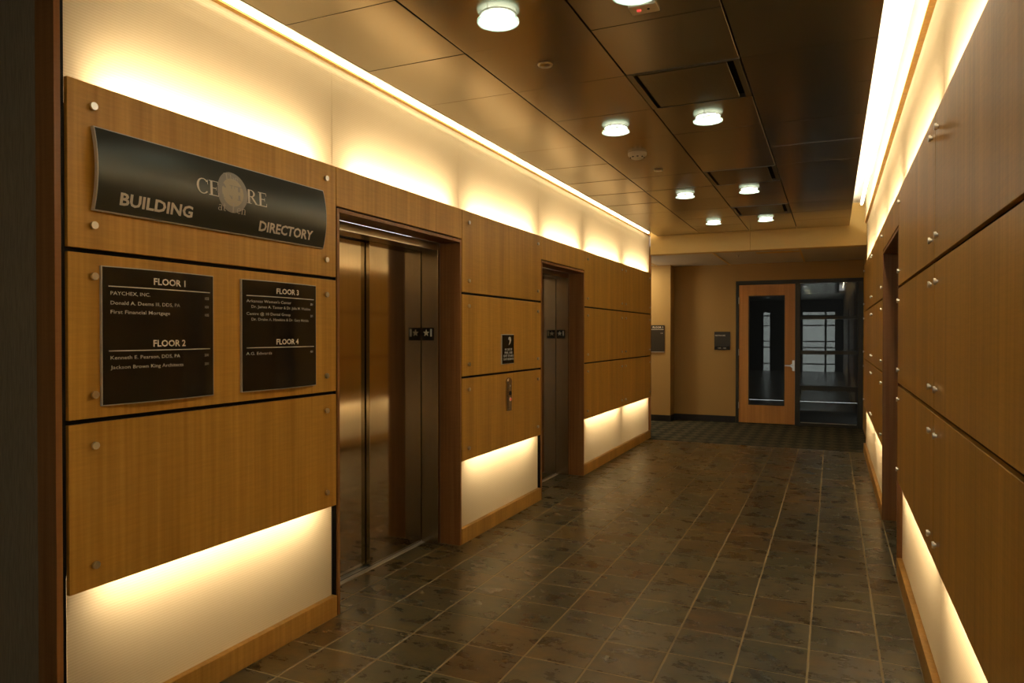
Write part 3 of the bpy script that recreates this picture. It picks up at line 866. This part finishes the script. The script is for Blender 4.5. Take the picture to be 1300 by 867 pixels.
t = empty('call_station', (XL, 5.216, 1.02), 'slim steel elevator call station with two round buttons', 'call button')
def slim(v):          # half width along the plate
    q = min(1.0, max(0.0, (v - 0.883) / 0.268))
    return 0.047 * (0.62 + 0.38 * math.sin(math.pi * min(1, 0.18 + q * 0.72))) if q < 0.86 else 0.047 * 0.97 * math.sqrt(max(0.0, 1 - ((q - 0.86) / 0.14) ** 2)) + 0.001
bm = nb(); n = 22; prev = None; L = []
for i in range(n + 1):
    v = 0.883 + 0.268 * i / n; h = slim(v)
    ring = [bm.verts.new((XL + d, 5.216 + s * h * k, v)) for (s, k, d) in ((-1, 1, -0.0003), (-1, 1, 0.012), (-1, 0.7, 0.020), (1, 0.7, 0.020), (1, 1, 0.012), (1, 1, -0.0003))]
    L.append(ring)
for a, b in zip(L, L[1:]):
    for i in range(6): bm.faces.new((a[i], a[(i + 1) % 6], b[(i + 1) % 6], b[i]))
bm.faces.new(L[0]); bm.faces.new(L[-1][::-1])
obj('face_plate', bm, M['steel_fr'], t)
for (z, r, m) in ((1.025, 0.019, M['black']), (0.975, 0.017, M['cap'])):
    bm = nb(); cyl(bm, (XL + 0.0199, 5.216, z), 'x', r, 0.005, 18, r * 0.85)
    bt = obj('button', bm, m, t)
bm = nb(); cyl(bm, (XL + 0.0248, 5.216, 0.975), 'x', 0.009, 0.0012, 14); obj('lit_ring', bm, M['led'], bt)
bm = nb(); cyl(bm, (XL + 0.0199, 5.216, 1.085), 'x', 0.007, 0.003, 12); obj('key_switch', bm, M['cap'], t)

# ------------------------------------------------------------------ end header and lobby beyond
# drop header across the corridor's end, two boards with a joint
B('wall_header', M['tan'], XL + 0.0, -1.0245, YEND, YEND + 0.16, 2.653, 3.20, None, 0.001, 'structure')
B('wall_header', M['tan'], -1.0215, XR + 0.028, YEND, YEND + 0.16, 2.653, 3.20, None, 0.001, 'structure')
fl2 = B('floor', M['carpet'], -5.2, 0.60, 10.022, 12.70, -0.10, -0.001, None, 0, 'structure')
B('floor', M['dkframe'], -5.2, 0.60, 10.0195, 10.0222, -0.01, -0.0005, None, 0, 'structure')
YD = 12.58
B('wall_far', M['beige'], -2.70, -1.500, YD, YD + 0.14, 0, 2.75, None, 0, 'structure')
B('wall_far', M['beige'], -1.4995, 0.62, YD, YD + 0.14, 2.410, 2.75, None, 0, 'structure')
B('wall_far', M['beige'], 0.453, 0.62, YD, YD + 0.14, 0, 2.4095, None, 0, 'structure')
B('wall_column', M['beige'], -5.2, -2.545, 12.25, YD - 0.0005, 0, 2.75, None, 0, 'structure')
B('wall_end', M['beige'], 0.452, 0.60, 10.305, YD - 0.0005, 0, 2.75, None, 0, 'structure')
B('wall_end', M['beige'], XR + 0.031, 0.85, 10.122, 10.30, 0, 3.2, None, 0, 'structure')
B('wall_lobby', M['beige'], -5.2, XL - 0.04, 10.21, 10.33, 0, 3.2, None, 0, 'structure')
B('wall_lobby', M['beige'], -5.30, -5.2, 10.2, 12.7, 0, 2.75, None, 0, 'structure')
B('baseboard_far', M['vinylbase'], -2.5395, -1.501, YD - 0.012, YD, 0.0, 0.105, None, 0.001, 'structure')
B('baseboard_far', M['vinylbase'], -2.545, -2.536, 12.24, YD - 0.0125, 0.0, 0.105, None, 0.001, 'structure')
B('baseboard_far', M['vinylbase'], -5.19, -2.5455, 12.239, 12.25, 0.0, 0.105, None, 0.001, 'structure')
c2 = B('ceiling', M['dark_room'], -5.2, 0.62, 10.31, YD + 0.14, 2.725, 2.80, None, 0, 'structure')
lines = [-5.15, -3.97, -2.79, -1.603, -0.420, 0.60]
for a, b in zip(lines, lines[1:]):
    for (ya, yb) in ((10.31, 11.49), (11.494, YD - 0.001)):
        B('ceiling_board', M['ctile'], a + 0.012, b - 0.012, ya, yb, 2.70, 2.72, c2, 0.001)
for x in lines[1:-1]:
    B('tee_bar', M['tan'], x - 0.012, x + 0.012, 10.31, YD - 0.001, 2.694, 2.705, c2)
t = empty('ceiling_grille', (-0.73, 10.93, 2.70), 'slim tan air grille in the white ceiling before the glass door', 'air vent')
bm = nb()
for (a, b, c, d) in ((-1.02, -0.44, 10.86, 10.875), (-1.02, -0.44, 11.0, 11.015), (-1.02, -1.005, 10.875, 11.0), (-0.455, -0.44, 10.875, 11.0)): bx(bm, a, b, c, d, 2.692, 2.6995)
obj('frame', bm, M['tan'], t)
for k in range(5):
    B('slat', M['tan'], -1.004, -0.456, 10.882 + k * 0.024, 10.892 + k * 0.024, 2.692, 2.6985, t)
t = empty('sprinkler', (-1.29, 11.09, 2.70), 'small sprinkler head in the white ceiling beyond the header', 'sprinkler')
bm = nb(); lathe(bm, (-1.29, 11.09, 2.6998), [(0, 0), (0.032, 0), (0.028, -0.008), (0, -0.010)], 16); obj('escutcheon', bm, M['cap'], t, smooth=True)
bm = nb(); lathe(bm, (-1.29, 11.09, 2.69), [(0, 0), (0.010, 0), (0.010, -0.022), (0.018, -0.024), (0.018, -0.027), (0, -0.027)], 14); obj('nozzle', bm, M['cap'], t, smooth=True)

# glazed door and sidelight
dr = B('door_1', M['dkframe'], -1.498, -1.452, YD - 0.022, YD + 0.10, 0.0, 2.409, None, 0.002, 'structure')
tag(dr, 'honey wood glass door in a dark metal frame at the corridor end', 'door')
B('frame_head', M['dkframe'], -1.4515, 0.4515, YD - 0.022, YD + 0.10, 2.347, 2.409, dr, 0.002)
B('frame_post', M['dkframe'], -0.556, -0.482, YD - 0.022, YD + 0.10, 0.0, 2.3465, dr, 0.002)
lf = nb()
y0, y1 = YD - 0.012, YD + 0.032
bx(lf, -1.448, -1.293, y0, y1, 0.010, 2.341); bx(lf, -0.719, -0.560, y0, y1, 0.010, 2.341)
bx(lf, -1.293, -0.719, y0, y1, 2.157, 2.341); bx(lf, -1.293, -0.719, y0, y1, 0.010, 0.313)
bmesh.ops.remove_doubles(lf, verts=lf.verts[:], dist=1e-5)
leaf = obj('door_leaf', lf, M['door_wood'], dr)
bm = nb()
for (a, b, c, d) in ((-1.293, -1.278, 0.313, 2.157), (-0.734, -0.719, 0.313, 2.157), (-1.278, -0.734, 2.142, 2.157), (-1.278, -0.734, 0.313, 0.328)): bx(bm, a, b, y0 - 0.004, y0 + 0.012, c, d)
obj('glazing_bead', bm, M['dkframe'], leaf)
B('pane', M['glass'], -1.278, -0.734, YD + 0.008, YD + 0.012, 0.328, 2.142, leaf)
bm = nb()
cyl(bm, (-0.600, y0, 0.985), '-y', 0.030, 0.012, 20)
cyl(bm, (-0.600, y0 - 0.012, 0.985), '-y', 0.011, 0.038, 12)
bx(bm, -0.715, -0.592, y0 - 0.058, y0 - 0.042, 0.976, 0.996, 0.003)
obj('lever_handle', bm, M['cap'], leaf)
B('lock_plate', M['cap'], -0.602, -0.562, y0 - 0.006, y0 + 0.0002, 0.90, 1.075, leaf, 0.002)
for z in (0.30, 1.20, 2.08):
    bm = nb(); cyl(bm, (-1.450, y0 - 0.004, z - 0.055), 'z', 0.008, 0.11, 10); obj('hinge', bm, M['silver'], leaf)
sd = B('window_1', M['dkframe'], 0.372, 0.4515, YD - 0.022, YD + 0.10, 0.0, 2.3465, None, 0.002, 'structure')
tag(sd, 'dark framed glass sidelight with four panes right of the door', 'window')
zs = [(0.0, 0.060), (0.586, 0.662), (1.176, 1.239), (1.751, 1.803)]
for (a, b) in zs: B('crossbar', M['dkframe'], -0.4815, 0.3715, YD - 0.020, YD + 0.08, a, b, sd, 0.002)
B('sill_strip', M['silver'], -0.47, 0.36, YD - 0.026, YD - 0.0205, 0.050, 0.060, sd)
for (a, b) in ((0.060, 0.586), (0.662, 1.176), (1.239, 1.751), (1.803, 2.3465)):
    B('pane', M['glass'], -0.4815, 0.3715, YD + 0.008, YD + 0.012, a + 0.0005, b - 0.0005, sd)
# dim room behind the glass
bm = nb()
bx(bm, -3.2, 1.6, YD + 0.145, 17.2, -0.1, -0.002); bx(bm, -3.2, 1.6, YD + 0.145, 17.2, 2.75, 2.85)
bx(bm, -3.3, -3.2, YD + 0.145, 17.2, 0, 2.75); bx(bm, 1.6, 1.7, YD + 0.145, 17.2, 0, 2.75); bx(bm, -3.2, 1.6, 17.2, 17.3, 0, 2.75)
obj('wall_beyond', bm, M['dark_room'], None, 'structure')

# wall signs of the end lobby
t = empty('room_sign', (-1.7235, YD, 1.394), 'small dark square room sign left of the glass door', 'sign')
B('plate', M['dark_metal'], -1.855, -1.592, YD - 0.012, YD + 0.0003, 1.300, 1.549, t, 0.001)
B('lower_strip', M['acryl'], -1.853, -1.594, YD - 0.016, YD + 0.0003, 1.238, 1.2995, t, 0.001)
text_on('lettering', 'RESTROOMS', lambda u, v: (u, YD - 0.0125, v), -1.84, -1.67, 1.475, 0.022, M['letter'], t, 0.03)
text_on('lettering', '100 - 105', lambda u, v: (u, YD - 0.0165, v), -1.79, -1.66, 1.260, 0.018, M['letter_dim'], t, 0.02)
t = empty('column_sign', (-2.80, 12.25, 1.435), 'dark floor directory sign on the lit wall beyond the left corridor wall', 'sign')
B('plate', M['dark_metal'], -3.02, -2.648, 12.236, 12.2503, 1.205, 1.665, t, 0.001)
B('edge_strip', M['silver'], -3.02, -2.648, 12.233, 12.2503, 1.192, 1.2045, t)
B('rule', M['letter'], -3.00, -2.66, 12.2345, 12.2358, 1.585, 1.593, t)
text_on('lettering', 'FLOOR 1', lambda u, v: (u, 12.2355, v), -2.85, -2.672, 1.612, 0.030, M['letter'], t, 0.02)
text_on('lettering', '101', lambda u, v: (u, 12.2355, v), -2.71, -2.672, 1.515, 0.018, M['letter_dim'], t, 0.01)

# ------------------------------------------------------------------ entrance lobby behind the viewer
B('wall_near', M['vinyl'], -6.2, XL - 0.1005, 1.548, 1.70, 0, 3.2, None, 0, 'structure')
B('ceiling', M['bronze_dk'], -6.2, -2.285, -6.2, 1.540, ZC, 3.0, None, 0, 'structure')
B('ceiling', M['bronze_dk'], -2.2845, 0.6, -6.2, -1.365, ZC, 3.0, None, 0, 'structure')
B('wall_side', M['vinyl'], -6.3, -6.2, -6.2, 1.70, 0, 3.0, None, 0, 'structure')
B('wall_right', M['wood'], XR + 0.03, 0.62, -6.2, -1.365, 0, 3.0, None, 0, 'structure')
bm = nb()
YB = -6.0
holes = [(-2.62, -2.36), (-1.72, -1.50), (-1.10, -0.28), (-0.20, 0.10)]
cur = -6.2
for (a, b) in holes:
    bx(bm, cur, a, YB - 0.15, YB, 0, 2.9095); bx(bm, a, b, YB - 0.15, YB, 2.42, 2.9095)
    cur = b
bx(bm, cur, 0.62, YB - 0.15, YB, 0, 2.9095)
obj('wall_back', bm, M['dark_room'], None, 'structure')
for i, (a, b) in enumerate(holes):
    w = B('window_%d' % (i + 2), M['glass'], a, b, YB - 0.08, YB - 0.075, 0, 2.42, None, 0, 'structure')
    for z in (0.28, 0.95, 1.20, 1.85, 2.25):
        B('crossbar', M['dkframe'], a, b, YB - 0.11, YB - 0.03, z, z + 0.05, w)
